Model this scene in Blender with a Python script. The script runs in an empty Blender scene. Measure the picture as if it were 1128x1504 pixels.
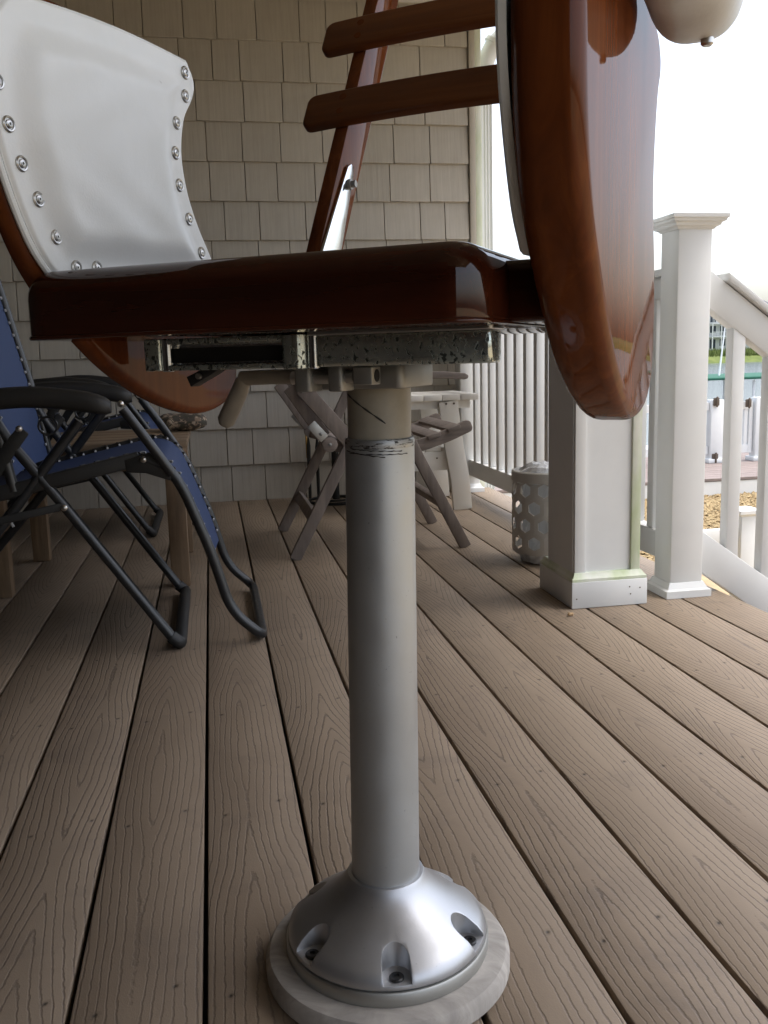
import bpy, bmesh, math, random
from mathutils import Vector, Matrix
random.seed(7)
R = math.radians
scene = bpy.context.scene
col = scene.collection

# ------------------------------------------------------------------ camera
CAM_F, CAM_P, CAM_R, CAM_Y, CAM_H = 1358.48, 0.16642641, -0.0272641, 0.17985295, 0.68641142
def cam_axes():
    cy, sy = math.cos(CAM_Y), math.sin(CAM_Y); cp, sp = math.cos(CAM_P), math.sin(CAM_P)
    fw = Vector((sy*cp, cy*cp, -sp)); r = Vector((cy, -sy, 0)); u = r.cross(fw)
    c, s = math.cos(CAM_R), math.sin(CAM_R)
    return c*r + s*u, -s*r + c*u, fw
AX = cam_axes()
cd = bpy.data.cameras.new('camera'); cam = bpy.data.objects.new('camera', cd); col.objects.link(cam)
m = Matrix.Identity(4)
for i in range(3):
    m[i][0], m[i][1], m[i][2] = AX[0][i], AX[1][i], -AX[2][i]
m[2][3] = CAM_H
cam.matrix_world = m
cd.sensor_fit = 'VERTICAL'; cd.sensor_height = 36.0; cd.lens = 36.0*CAM_F/1504.0
cd.clip_start = 0.05; cd.clip_end = 2000
scene.camera = cam
scene.render.resolution_x, scene.render.resolution_y = 768, 1024

# ------------------------------------------------------------------ world, sun, exposure (bright overcast, exposed for the shade of the porch)
world = bpy.data.worlds.new('World'); scene.world = world; world.use_nodes = True
nt = world.node_tree; nt.nodes.clear()
sky = nt.nodes.new('ShaderNodeTexSky'); sky.sky_type = 'NISHITA'; sky.sun_disc = False
SUN_EL, SUN_AZ = R(68), R(100)          # azimuth clockwise from +Y
sky.sun_elevation = SUN_EL; sky.sun_rotation = SUN_AZ; sky.air_density = 1.0; sky.dust_density = 4.0
hs = nt.nodes.new('ShaderNodeHueSaturation'); hs.inputs['Saturation'].default_value = 0.6
bg = nt.nodes.new('ShaderNodeBackground'); bg.inputs['Strength'].default_value = 0.15
wo = nt.nodes.new('ShaderNodeOutputWorld')
nt.links.new(sky.outputs[0], hs.inputs['Color']); nt.links.new(hs.outputs[0], bg.inputs[0]); nt.links.new(bg.outputs[0], wo.inputs[0])
sl = bpy.data.lights.new('sun', 'SUN'); sl.energy = 0.6; sl.angle = R(40); sl.color = (1, 0.985, 0.96)
sun = bpy.data.objects.new('sun', sl); col.objects.link(sun)
sd = Vector((math.sin(SUN_AZ)*math.cos(SUN_EL), math.cos(SUN_AZ)*math.cos(SUN_EL), math.sin(SUN_EL)))
sun.rotation_euler = sd.to_track_quat('Z', 'Y').to_euler()
scene.view_settings.view_transform = 'Standard'
scene.view_settings.look = 'None'
scene.view_settings.gamma = 1
scene.view_settings.use_curve_mapping = False
scene.view_settings.exposure = 1.6

# ------------------------------------------------------------------ helpers
def P(u, v, axis, val):
    """point of the place seen at photo pixel (u, v) on the plane coordinate[axis] = val"""
    d = AX[0]*((u-564)/CAM_F) - AX[1]*((v-752)/CAM_F) + AX[2]
    o = Vector((0, 0, CAM_H)); t = (val-o[axis])/d[axis]
    return o + d*t

class MB:
    def __init__(s): s.v = []; s.f = []
    def add(s, vs, fs):
        n = len(s.v); s.v += [tuple(x) for x in vs]; s.f += [tuple(i+n for i in f) for f in fs]; return s
    def box(s, a, b):
        x0, y0, z0 = a; x1, y1, z1 = b
        return s.add([(x0,y0,z0),(x1,y0,z0),(x1,y1,z0),(x0,y1,z0),(x0,y0,z1),(x1,y0,z1),(x1,y1,z1),(x0,y1,z1)],
                     [(3,2,1,0),(4,5,6,7),(0,1,5,4),(1,2,6,5),(2,3,7,6),(3,0,4,7)])
    def rings(s, rings, close=True, cap=True):
        n = len(rings[0]); vs = [p for r in rings for p in r]; fs = []
        for i in range(len(rings)-1):
            for j in range(n if close else n-1):
                k = (j+1) % n
                fs.append((i*n+j, i*n+k, (i+1)*n+k, (i+1)*n+j))
        if cap:
            fs.append(tuple(range(n-1, -1, -1))); fs.append(tuple((len(rings)-1)*n+j for j in range(n)))
        return s.add(vs, fs)
    def tube(s, pts, r, seg=10, cap=True):
        pts = [Vector(p) for p in pts]; rs = r if isinstance(r, (list, tuple)) else [r]*len(pts)
        rings = []; nrm = None
        for i, p in enumerate(pts):
            t = (pts[min(i+1, len(pts)-1)]-pts[max(i-1, 0)]).normalized()
            if nrm is None:
                a = Vector((0,0,1)) if abs(t.z) < .9 else Vector((0,1,0))
                nrm = a.cross(t).normalized()
            nrm = (nrm - t*nrm.dot(t)).normalized(); b = t.cross(nrm)
            rings.append([p + (nrm*math.cos(2*math.pi*k/seg) + b*math.sin(2*math.pi*k/seg))*rs[i] for k in range(seg)])
        return s.rings(rings, True, cap)
    def bar(s, pts, w, h, side=(0,1,0)):
        """rectangular section (w along side, h across) swept along pts"""
        pts = [Vector(p) for p in pts]; side = Vector(side).normalized(); rings = []
        for i, p in enumerate(pts):
            t = (pts[min(i+1, len(pts)-1)]-pts[max(i-1, 0)]).normalized()
            sd_ = (side - t*side.dot(t)).normalized(); up = t.cross(sd_)
            hh = h[i] if isinstance(h, (list, tuple)) else h
            rings.append([p+sd_*w/2+up*hh/2, p-sd_*w/2+up*hh/2, p-sd_*w/2-up*hh/2, p+sd_*w/2-up*hh/2])
        return s.rings(rings)
    def lathe(s, prof, c=(0,0,0), seg=48, cap=True):
        return s.rings([[(c[0]+r*math.cos(2*math.pi*k/seg), c[1]+r*math.sin(2*math.pi*k/seg), c[2]+z) for k in range(seg)] for r, z in prof], True, cap)
    def slab(s, outline, lo, hi, r0, r1, fn, seg=5):
        """closed 2-D outline given thickness lo..hi with rounded rims r0, r1; fn maps (a, b, h) to space"""
        n = len(outline); cen = sum((Vector(p) for p in outline), Vector((0,0)))/n
        area = sum(outline[i][0]*outline[(i+1)%n][1]-outline[(i+1)%n][0]*outline[i][1] for i in range(n))
        o = outline if area > 0 else outline[::-1]
        nor = []
        for i in range(n):
            t = Vector(o[(i+1)%n]) - Vector(o[i-1]); t.normalize(); nor.append(Vector((-t.y, t.x)))
        def ring(off, h): return [fn(o[i][0]+nor[i].x*off, o[i][1]+nor[i].y*off, h) for i in range(n)]
        rr = []
        for k in range(seg+1):
            a = math.pi/2*k/seg
            rr.append(ring(r0*(1-math.sin(a)), lo+r0*(1-math.cos(a))))
        for k in range(seg+1):
            a = math.pi/2*k/seg
            rr.append(ring(r1*(1-math.cos(a)), hi-r1*(1-math.sin(a))))
        return s.rings(rr)
    def mesh(s, name, mat, inv=None, smooth=38, bevel=0, bseg=2):
        me = bpy.data.meshes.new(name)
        vs = s.v if inv is None else [inv @ Vector(v) for v in s.v]
        me.from_pydata(vs, [], s.f); me.update()
        bm = bmesh.new(); bm.from_mesh(me)
        bmesh.ops.recalc_face_normals(bm, faces=bm.faces)
        if bevel:
            es = [e for e in bm.edges if len(e.link_faces) == 2 and e.calc_face_angle(0) > 0.6]
            bmesh.ops.bevel(bm, geom=es, offset=bevel, segments=bseg, profile=0.5, affect='EDGES', clamp_overlap=True)
        bm.to_mesh(me); bm.free()
        if mat: me.materials.append(mat)
        if smooth:
            me.polygons.foreach_set('use_smooth', [True]*len(me.polygons)); me.set_sharp_from_angle(angle=R(smooth))
        return me

WM = {}
def link(name, me, parent=None):
    o = bpy.data.objects.new(name, me); col.objects.link(o)
    if parent: o.parent = parent
    WM[o] = WM[parent].copy() if parent else Matrix.Identity(4)
    return o
def obj(name, mb, mat, parent=None, world=True, **k):
    """ONE mesh object; world=True: mb is in world coordinates, brought into the parent's frame"""
    inv = WM[parent].inverted() if (parent and world) else None
    return link(name, mb.mesh(name, mat, inv, **k), parent)
def tag(o, label, cat, group=None):
    o['label'] = label; o['category'] = cat
    if group: o['group'] = group
    return o
def thing(name, loc, rz, label, cat, group=None):
    o = bpy.data.objects.new(name, None); col.objects.link(o); o.location = loc; o.rotation_euler = (0,0,rz)
    WM[o] = Matrix.Translation(loc) @ Matrix.Rotation(rz, 4, 'Z')
    return tag(o, label, cat, group)
def structure(o): o['kind'] = 'structure'; return o
def stuff(o): o['kind'] = 'stuff'; return o
def catmull(pts, n=6, closed=True):
    out = []; L = len(pts)
    for i in range(L if closed else L-1):
        if closed: p0, p1, p2, p3 = (Vector(pts[(i+k) % L]) for k in (-1,0,1,2))
        else: p0, p1, p2, p3 = (Vector(pts[min(max(i+k, 0), L-1)]) for k in (-1,0,1,2))
        for j in range(n):
            t = j/n
            out.append(0.5*((2*p1)+(p2-p0)*t+(2*p0-5*p1+4*p2-p3)*t*t+(3*p1-p0-3*p2+p3)*t**3))
    if not closed: out.append(Vector(pts[-1]))
    return out
def fillet(pts, r, n=5):
    pts = [Vector(p) for p in pts]; out = [pts[0]]
    for i in range(1, len(pts)-1):
        a, b, c = pts[i-1], pts[i], pts[i+1]
        k = min(r, (a-b).length*.45, (c-b).length*.45)
        s, e = b+(a-b).normalized()*k, b+(c-b).normalized()*k
        for j in range(n+1):
            t = j/n; out.append(s*(1-t)**2+b*2*t*(1-t)+e*t*t)
    return out+[pts[-1]]
def rrect(x0, y0, x1, y1, r, n=6):
    out = []
    for cx, cy, a0 in ((x1-r,y1-r,0),(x0+r,y1-r,90),(x0+r,y0+r,180),(x1-r,y0+r,270)):
        for k in range(n+1):
            a = R(a0+90*k/n); out.append((cx+r*math.cos(a), cy+r*math.sin(a)))
    return out

# ------------------------------------------------------------------ materials
class NT:
    def __init__(s, name):
        s.m = bpy.data.materials.new(name); s.m.use_nodes = True; s.t = s.m.node_tree
        s.b = s.t.nodes['Principled BSDF']
    def n(s, typ, **k):
        x = s.t.nodes.new(typ)
        for a, v in k.items():
            if hasattr(x, a) and a not in x.inputs: setattr(x, a, v)
            else: x.inputs[a].default_value = v
        return x
    def l(s, a, b): s.t.links.new(a, b)
    def val(s, x, sock):
        if isinstance(x, (int, float)): sock.default_value = x
        else: s.l(x, sock)
    def math(s, op, a, b=0.0, c=None):
        x = s.t.nodes.new('ShaderNodeMath'); x.operation = op; s.val(a, x.inputs[0]); s.val(b, x.inputs[1])
        if c is not None: s.val(c, x.inputs[2])
        return x.outputs[0]
    def coord(s, scale=(1,1,1), kind='Object'):
        c = s.t.nodes.new('ShaderNodeTexCoord'); mp = s.t.nodes.new('ShaderNodeMapping')
        mp.inputs['Scale'].default_value = scale; s.l(c.outputs[kind], mp.inputs['Vector']); return mp.outputs[0]
    def noise(s, vec, scale, detail=4, rough=.55, dist=0):
        x = s.t.nodes.new('ShaderNodeTexNoise'); s.l(vec, x.inputs['Vector'])
        x.inputs['Scale'].default_value = scale; x.inputs['Detail'].default_value = detail
        x.inputs['Roughness'].default_value = rough; x.inputs['Distortion'].default_value = dist; return x.outputs[0]
    def ramp(s, fac, stops, interp='LINEAR'):
        x = s.t.nodes.new('ShaderNodeValToRGB'); x.color_ramp.interpolation = interp; e = x.color_ramp.elements
        while len(e) < len(stops): e.new(.5)
        for i, (p, c) in enumerate(stops):
            e[i].position = p; e[i].color = (c, c, c, 1) if isinstance(c, (int, float)) else (*c, 1)
        s.l(fac, x.inputs[0]); return x.outputs[0]
    def mix(s, fac, a, b, mode='MIX'):
        x = s.t.nodes.new('ShaderNodeMix'); x.data_type = 'RGBA'; x.blend_type = mode; s.val(fac, x.inputs[0])
        for v, sock in ((a, x.inputs[6]), (b, x.inputs[7])):
            if isinstance(v, tuple): sock.default_value = (*v, 1)
            else: s.l(v, sock)
        return x.outputs[2]
    def bump(s, h, strength=.3, dist=.002):
        x = s.t.nodes.new('ShaderNodeBump'); x.inputs['Strength'].default_value = strength; x.inputs['Distance'].default_value = dist
        s.l(h, x.inputs['Height']); s.l(x.outputs[0], s.b.inputs['Normal']); return x
    def set(s, color=None, rough=None, metal=None, coat=None, coatr=.05, spec=None):
        for k, v in (('Base Color', color), ('Roughness', rough), ('Metallic', metal), ('Coat Weight', coat), ('Specular IOR Level', spec)):
            if v is None: continue
            if isinstance(v, tuple): s.b.inputs[k].default_value = (*v, 1)
            elif isinstance(v, (int, float)): s.b.inputs[k].default_value = v
            else: s.l(v, s.b.inputs[k])
        if coat is not None: s.b.inputs['Coat Roughness'].default_value = coatr
        return s
def simple(name, c, rough=.5, metal=0, var=.15, scale=30, bump=.08, dist=.001, stretch=(1,1,1)):
    t = NT(name); v = t.coord(stretch); n = t.noise(v, scale, 5)
    lo = tuple(x*(1-var) for x in c); hi = tuple(min(1, x*(1+var)) for x in c)
    t.set(t.ramp(n, [(.3, lo), (.7, hi)]), None, metal)
    t.l(t.ramp(n, [(.25, max(.02, rough-.07)), (.75, min(1, rough+.07))]), t.b.inputs['Roughness'])
    if bump: t.bump(n, bump, dist)
    return t.m

def m_deck():
    t = NT('composite_decking'); tc = t.t.nodes.new('ShaderNodeTexCoord'); oi = t.t.nodes.new('ShaderNodeObjectInfo')
    sp = t.t.nodes.new('ShaderNodeSeparateXYZ'); t.l(tc.outputs['Object'], sp.inputs[0])
    rnd = oi.outputs['Random']
    x = t.math('ADD', t.math('MULTIPLY', sp.outputs[0], 1/0.07), t.math('MULTIPLY', t.math('SUBTRACT', rnd, .5), .5))
    yy = t.math('ADD', sp.outputs[1], t.math('MULTIPLY', rnd, 83.0))
    cv = t.t.nodes.new('ShaderNodeCombineXYZ'); t.l(yy, cv.inputs[1]); t.l(t.math('MULTIPLY', rnd, 31.0), cv.inputs[2])
    g = t.noise(cv.outputs[0], .8, 1, .4)
    wv = t.t.nodes.new('ShaderNodeCombineXYZ'); t.l(t.math('MULTIPLY', x, .6), wv.inputs[0]); t.l(t.math('MULTIPLY', yy, 2.2), wv.inputs[1]); t.l(rnd, wv.inputs[2])
    wig = t.noise(wv.outputs[0], 1.6, 2, .5)
    fv = t.t.nodes.new('ShaderNodeCombineXYZ'); t.l(t.math('MULTIPLY', x, 3), fv.inputs[0]); t.l(t.math('MULTIPLY', yy, 26), fv.inputs[1]); t.l(rnd, fv.inputs[2])
    fine = t.noise(fv.outputs[0], 3.0, 3, .6)
    rad = t.math('SQRT', t.math('ADD', t.math('MULTIPLY', t.math('MULTIPLY', x, x), 20.0), .10))
    F = t.math('ADD', t.math('ADD', rad, t.math('MULTIPLY', g, 24.0)), t.math('ADD', t.math('MULTIPLY', wig, 1.5), t.math('MULTIPLY', fine, .35)))
    F = t.math('MULTIPLY', F, 1.35)
    fr = t.math('FRACT', F)
    tri = t.math('ABSOLUTE', t.math('SUBTRACT', fr, .5))
    line = t.ramp(tri, [(.025, 1.0), (.145, 0.0)])
    pv = t.t.nodes.new('ShaderNodeCombineXYZ'); t.l(t.math('MULTIPLY', x, .8), pv.inputs[0]); t.l(t.math('MULTIPLY', yy, 4), pv.inputs[1]); t.l(rnd, pv.inputs[2])
    patch = t.noise(pv.outputs[0], 1.3, 4, .6)
    line = t.math('MULTIPLY', line, t.ramp(patch, [(.3, .55), (.6, 1.0)]))
    base = t.ramp(patch, [(.25, (.222,.166,.114)), (.75, (.302,.231,.162))])
    speck = t.noise(fv.outputs[0], 14, 2, .7)
    base = t.mix(t.ramp(speck, [(.35, .25), (.65, 0.0)]), base, (.16,.12,.095))
    # dirt stains with shapes of their own
    wc = t.coord((1,1,1), 'Object'); mp = t.t.nodes.new('ShaderNodeVectorMath'); mp.operation = 'ADD'
    cr = t.t.nodes.new('ShaderNodeCombineXYZ'); t.l(t.math('MULTIPLY', rnd, 9), cr.inputs[2]); t.l(wc, mp.inputs[0]); t.l(cr.outputs[0], mp.inputs[1])
    st = t.noise(mp.outputs[0], 7, 5, .65, .6)
    base = t.mix(t.ramp(st, [(.54, 0.0), (.72, .5)]), base, (.12,.092,.075))
    line = t.math('MULTIPLY', line, t.math('ADD', .5, t.math('MULTIPLY', t.math('FRACT', t.math('MULTIPLY', rnd, 7.3)), .5)))
    base = t.mix(.22, base, t.ramp(t.math('FRACT', t.math('MULTIPLY', rnd, 13.7)), [(0, (.20,.15,.105)), (1, (.36,.29,.215))]))
    colr = t.mix(t.math('MULTIPLY', line, .76), base, (.088,.064,.05))
    # screw holes in two rows on every joist
    jy = t.math('ABSOLUTE', t.math('SUBTRACT', t.math('FRACT', t.math('ADD', t.math('MULTIPLY', t.math('ADD', sp.outputs[1], t.math('MULTIPLY', sp.outputs[0], -.35)), 1/.415), .22)), .5))
    jx = t.math('SUBTRACT', t.math('ABSOLUTE', t.math('ADD', sp.outputs[0], t.math('MULTIPLY', t.math('SUBTRACT', rnd, .5), .01))), .042)
    dd = t.math('SQRT', t.math('ADD', t.math('POWER', t.math('MULTIPLY', jy, .415), 2), t.math('POWER', jx, 2)))
    hole = t.ramp(dd, [(.0026, 1.0), (.0042, 0.0)])
    colr = t.mix(hole, colr, (.018,.013,.010))
    t.set(colr, None)
    t.l(t.ramp(speck, [(.3, .52), (.7, .66)]), t.b.inputs['Roughness'])
    h = t.math('SUBTRACT', t.math('MULTIPLY', speck, .35), t.math('ADD', line, t.math('MULTIPLY', hole, 2)))
    t.bump(h, .42, .0014)
    return t.m
def m_shingle():
    t = NT('vinyl_shake'); oi = t.t.nodes.new('ShaderNodeObjectInfo')
    tc = t.t.nodes.new('ShaderNodeTexCoord'); mp = t.t.nodes.new('ShaderNodeMapping'); t.l(tc.outputs['Object'], mp.inputs[0])
    cr = t.t.nodes.new('ShaderNodeCombineXYZ')
    for k in (0, 2): t.l(t.math('MULTIPLY', oi.outputs['Random'], 40+k*9), cr.inputs[k])
    t.l(cr.outputs[0], mp.inputs['Location']); mp.inputs['Scale'].default_value = (70, 5, 3.2)
    n = t.noise(mp.outputs[0], 1.0, 5, .65)
    big = t.noise(t.coord((3,3,3)), 2, 3)
    c = t.ramp(n, [(.25, (.33,.308,.265)), (.5, (.405,.378,.33)), (.75, (.465,.437,.385))])
    c = t.mix(.35, c, t.ramp(oi.outputs['Random'], [(0, (.34,.31,.26)), (1, (.455,.42,.36))]))
    c = t.mix(t.ramp(big, [(.5, 0.0), (.75, .3)]), c, (.27,.235,.185))
    t.set(c, .62); t.bump(n, .5, .0022)
    return t.m
def m_wood(name, dark, mid, lite, along='x', coat=1.0, spec=.5, ior=1.5):
    t = NT(name); sc = {'x': (3, 40, 40), 'y': (40, 3, 40), 'z': (40, 40, 3)}[along]
    v = t.coord(sc); n = t.noise(v, 1.0, 6, .6, 1.2); n2 = t.noise(t.coord(tuple(q*.18 for q in sc)), 1.0, 3, .5, .6)
    c = t.ramp(n, [(.3, dark), (.52, mid), (.72, lite)]); c2 = t.ramp(n2, [(.35, dark), (.65, lite)])
    t.set(t.mix(.5, c, c2), .28, 0, coat, .03); t.b.inputs['Coat IOR'].default_value = ior; t.b.inputs['Specular IOR Level'].default_value = spec
    # brushed varnish: very faint waviness under the gloss
    w = t.noise(t.coord((1,1,1)), 18, 3, .6); x = t.t.nodes.new('ShaderNodeBump'); x.inputs['Strength'].default_value = .035; x.inputs['Distance'].default_value = .004
    t.l(w, x.inputs['Height']); t.l(x.outputs[0], t.b.inputs['Coat Normal']); t.bump(n, .05, .001)
    return t.m
def m_weather(name, c, sc=(3,40,40), contrast=.45, rough=.75):
    t = NT(name); n = t.noise(t.coord(sc), 1.0, 6, .65, .8)
    b = t.noise(t.coord((1,1,1)), 9, 4)
    a = t.ramp(n, [(.3, tuple(x*(1-contrast) for x in c)), (.7, tuple(min(1, x*(1+contrast*.5)) for x in c))])
    t.set(t.mix(t.ramp(b, [(.45, 0.0), (.75, .5)]), a, tuple(x*.55 for x in c)), rough); t.bump(n, .4, .002)
    return t.m
def m_alu(name, c, rough, specks=.2, metal=1.0, bands=True):
    t = NT(name); v = t.coord((1,1,1)); n = t.noise(v, 220, 4, .7); b = t.noise(v, 14, 5, .6)
    cc = t.ramp(b, [(.3, tuple(x*.86 for x in c)), (.7, c)])
    pit = t.ramp(n, [(.66, 0.0), (.74, specks)])
    t.set(t.mix(pit, cc, tuple(x*.22 for x in c)), None, metal)
    t.l(t.ramp(b, [(.3, rough*.85), (.7, min(1, rough*1.25))]), t.b.inputs['Roughness']); t.bump(n, .12, .0006)
    return t.m
def m_chrome():
    t = NT('pitted_chrome'); v = t.coord((1,1,1)); ve = t.coord((1,1,.75))
    pit = t.noise(ve, 230, 2.5, .55, .35); area = t.noise(v, 24, 3, .6); fine = t.noise(v, 420, 3, .6)
    d = t.math('ADD', pit, t.math('MULTIPLY', t.math('SUBTRACT', area, .5), .30))
    core = t.ramp(d, [(.585, 0.0), (.635, 1.0)]); halo = t.ramp(d, [(.53, 0.0), (.60, 1.0)])
    dull = t.ramp(area, [(.38, .0), (.68, .7)])
    c = t.mix(dull, (.56,.60,.57), (.32,.37,.34)); c = t.mix(t.math('MULTIPLY', halo, .6), c, (.30,.33,.31)); c = t.mix(core, c, (.022,.030,.028))
    t.set(c, None, None); t.l(t.math('SUBTRACT', .92, t.math('MAXIMUM', t.math('MULTIPLY', core, .8), t.math('MULTIPLY', dull, .35))), t.b.inputs['Metallic'])
    t.l(t.math('ADD', .10, t.math('MULTIPLY', t.math('MAXIMUM', halo, dull), .34)), t.b.inputs['Roughness'])
    t.bump(t.math('SUBTRACT', t.math('MULTIPLY', fine, .1), core), .4, .0008)
    return t.m
def m_greasy():
    t = NT('grease_marked_pole_edge'); v = t.coord((1,1,3)); n = t.noise(v, 75, 5, .7, .8)
    f = t.ramp(n, [(.50, 0.0), (.58, 1.0)])
    t.set(t.mix(f, (.38,.39,.39), (.016,.014,.012)), .5); t.l(t.math('SUBTRACT', .9, t.math('MULTIPLY', f, .9)), t.b.inputs['Metallic']); t.bump(n, .3, .001)
    return t.m
def m_liner():
    t = NT('pale_translucent_liner'); tr = t.t.nodes.new('ShaderNodeBsdfTranslucent'); tr.inputs[0].default_value = (.85,.87,.88,1)
    t.set((.75,.77,.78), .35); mx = t.t.nodes.new('ShaderNodeMixShader'); mx.inputs[0].default_value = .55
    t.l(t.b.outputs[0], mx.inputs[1]); t.l(tr.outputs[0], mx.inputs[2]); t.l(mx.outputs[0], t.t.nodes['Material Output'].inputs[0]); return t.m
def m_white(name, c=(.70,.71,.70), rough=.45, algae=0.0, agz=(0,1)):
    t = NT(name); v = t.coord((1,1,1)); b = t.noise(v, 6, 5, .6); f = t.noise(v, 60, 4)
    cc = t.ramp(b, [(.3, tuple(x*.93 for x in c)), (.7, c)])
    if algae:
        a = t.noise(t.coord((9,9,3)), 1.2, 4, .6)
        cc = t.mix(t.ramp(a, [(.36, 0.0), (.62, algae)]), cc, (.40,.50,.24))
    t.set(cc, rough); t.bump(f, .06, .001)
    return t.m
def m_vinyl(nm='white_vinyl', dim=1.0):
    t = NT(nm); v = t.coord((1,1,1)); f = t.noise(v, 420, 3, .6); b = t.noise(v, 9, 4, .55, .6); s = t.noise(v, 3.0, 2)
    cc = t.ramp(b, [(.3, (.76,.775,.755)), (.65, (.82,.835,.825))]); cc = t.mix(t.ramp(s, [(.5, 0.0), (.75, .35)]), cc, (.72,.71,.65))
    mk = t.noise(v, 55, 2, .5); cc = t.mix(t.ramp(mk, [(.76, 0.0), (.82, .4)]), cc, (.42,.41,.38))
    cc = t.mix(1.0, cc, (dim,dim,dim), 'MULTIPLY')
    t.set(cc, .42); t.bump(t.math('ADD', t.math('MULTIPLY', f, .12), b), .30, .004)
    return t.m
def m_camo():
    t = NT('camouflage_cloth'); v = t.coord((1,1,1)); a = t.noise(v, 55, 2, .5, .6); b = t.noise(v, 38, 2, .5, .9)
    c = t.ramp(a, [(.44, (.06,.05,.04)), (.5, (.22,.16,.11)), (.58, (.36,.29,.22))], 'CONSTANT')
    t.set(t.mix(t.ramp(b, [(.56, 0.0), (.58, 1.0)]), c, (.05,.045,.03)), .85); t.bump(t.noise(v, 600, 2), .3, .001); return t.m
def m_water():
    t = NT('bay_water'); v = t.coord((1,1,1)); n = t.noise(v, 1.1, 5, .6)
    t.set((.08,.10,.11), .18); t.bump(n, .15, .05); return t.m
def m_ground(name, c1, c2, scale, bump=.3, dist=.02, rough=.9):
    t = NT(name); v = t.coord((1,1,1)); n = t.noise(v, scale, 6, .65)
    t.set(t.ramp(n, [(.3, c1), (.7, c2)]), rough); t.bump(n, bump, dist); return t.m

MAT = dict(
    deck=m_deck(), joist=simple('shadowed_joist', (.03,.025,.02), .9), shake=m_shingle(),
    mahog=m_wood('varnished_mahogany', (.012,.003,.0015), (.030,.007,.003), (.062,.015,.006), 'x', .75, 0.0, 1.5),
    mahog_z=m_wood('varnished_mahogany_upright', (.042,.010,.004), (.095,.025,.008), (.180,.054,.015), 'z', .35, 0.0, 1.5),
    slat=m_wood('varnished_slat_wood', (.065,.020,.007), (.108,.035,.011), (.155,.054,.017), 'x', .22, .1),
    vinyl=m_vinyl(), gvinyl=m_vinyl('grey_vinyl', .6), alu=m_alu('brushed_aluminium', (.48,.49,.51), .40, .35, .85), pole=m_alu('anodised_pole', (.43,.445,.45), .46, .6, .72),
    rim=m_alu('dull_alloy_rim', (.46,.46,.44), .48, .35), cast=m_alu('grey_cast_metal', (.34,.34,.33), .55, .8),
    steel=m_alu('bright_steel', (.50,.49,.47), .30, .1), chrome=m_chrome(), polish=m_alu('polished_chrome', (.62,.63,.64), .12, .2),
    sleeve=simple('tan_plastic_sleeve', (.285,.262,.212), .48, 0, .12, 40), grip=simple('tan_vinyl_grip', (.22,.195,.16), .5, 0, .1, 60),
    greasy=m_greasy(), liner=m_liner(), grease=simple('black_grease_tape', (.02,.02,.02), .5, 0, .4, 60), dark=simple('black_paint_and_shade', (.014,.014,.015), .42, 0, .3, 50),
    hollow=simple('recess_shade_black', (.006,.006,.006), .9), pad_wood=m_weather('weathered_grey_wood', (.42,.39,.355), (14,38,14), .38),
    black_tube=simple('black_powder_coat', (.016,.017,.019), .34, 0, .25, 90, .1), black_pad=simple('black_foam_plastic', (.010,.010,.010), .55, 0, .3, 200, .2),
    blue=simple('blue_mesh_fabric', (.017,.038,.112), .72, 0, .18, 500, .4, .0008), lace=simple('white_lacing', (.42,.43,.45), .6),
    teak=m_weather('grey_weathered_teak', (.235,.195,.170), (3,45,45), .35), teak_z=m_weather('grey_weathered_teak_leg', (.24,.20,.175), (30,30,4), .35),
    oak=m_weather('brown_bench_wood', (.20,.135,.08), (4,40,40), .5, .65), oak_z=m_weather('brown_bench_leg', (.22,.145,.085), (40,40,4), .4, .6),
    white=m_white('white_vinyl_rail'), whitec=m_white('white_column_paint'), algae=m_white('white_trim_with_algae', (.72,.74,.66), .5, .75),
    algae2=m_white('white_trim_streaked_green', (.72,.74,.66), .5, .5), painted=m_white('white_painted_timber', (.72,.70,.65), .5),
    brown_wall=simple('bounce_cutting_brown', (.055,.042,.034), .8, 0, .15, 8), tan_trim=m_white('tan_corner_trim', (.40,.365,.30), .5), gutter=m_white('grey_white_gutter', (.62,.64,.64), .4), ceil=m_white('porch_ceiling_paint', (.36,.35,.32), .6),  # brown of the unseen walls is kept dark to cut bounce and varnish reflections
    lantern=m_white('white_lantern_weave', (.60,.58,.54), .5), glasswrap=simple('crumpled_clear_liner', (.7,.72,.74), .25, 0, .3, 40, .6, .01),
    iron=simple('wrought_iron', (.012,.012,.011), .6), cord=simple('yellow_cord', (.42,.25,.05), .6), camo=m_camo(), nut=simple('peanut_shell', (.42,.28,.15), .8, 0, .3, 300, .5),
    gravel=m_ground('yellow_pebbles', (.24,.165,.075), (.42,.32,.17), 26, .8, .02), sand=m_ground('sandy_yard', (.30,.22,.12), (.42,.32,.18), 9),
    water=m_water(), marsh=m_ground('salt_marsh', (.060,.095,.015), (.15,.18,.04), .6, .4, .2), mud=m_ground('bank_mud', (.025,.022,.012), (.06,.05,.03), 2),
    dockwood=m_weather('dock_boards', (.25,.20,.18), (2,30,30), .25), fascia=simple('dark_fascia', (.05,.035,.03), .8),
    green=simple('green_canvas', (.012,.10,.062), .8), gel=m_white('boat_gelcoat', (.75,.76,.77), .25), hinge=simple('bronze_hinge', (.10,.075,.055), .5, .3),
    h_wall=m_white('house_siding', (.66,.68,.70), .6), h_blue=m_white('house_siding_blue', (.34,.40,.47), .6), h_grey=m_white('house_siding_grey', (.46,.47,.47), .6), h_roof=simple('house_roof', (.10,.10,.11), .8), h_glass=simple('window_glass', (.035,.045,.06), .12),
)
M = MAT

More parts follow.
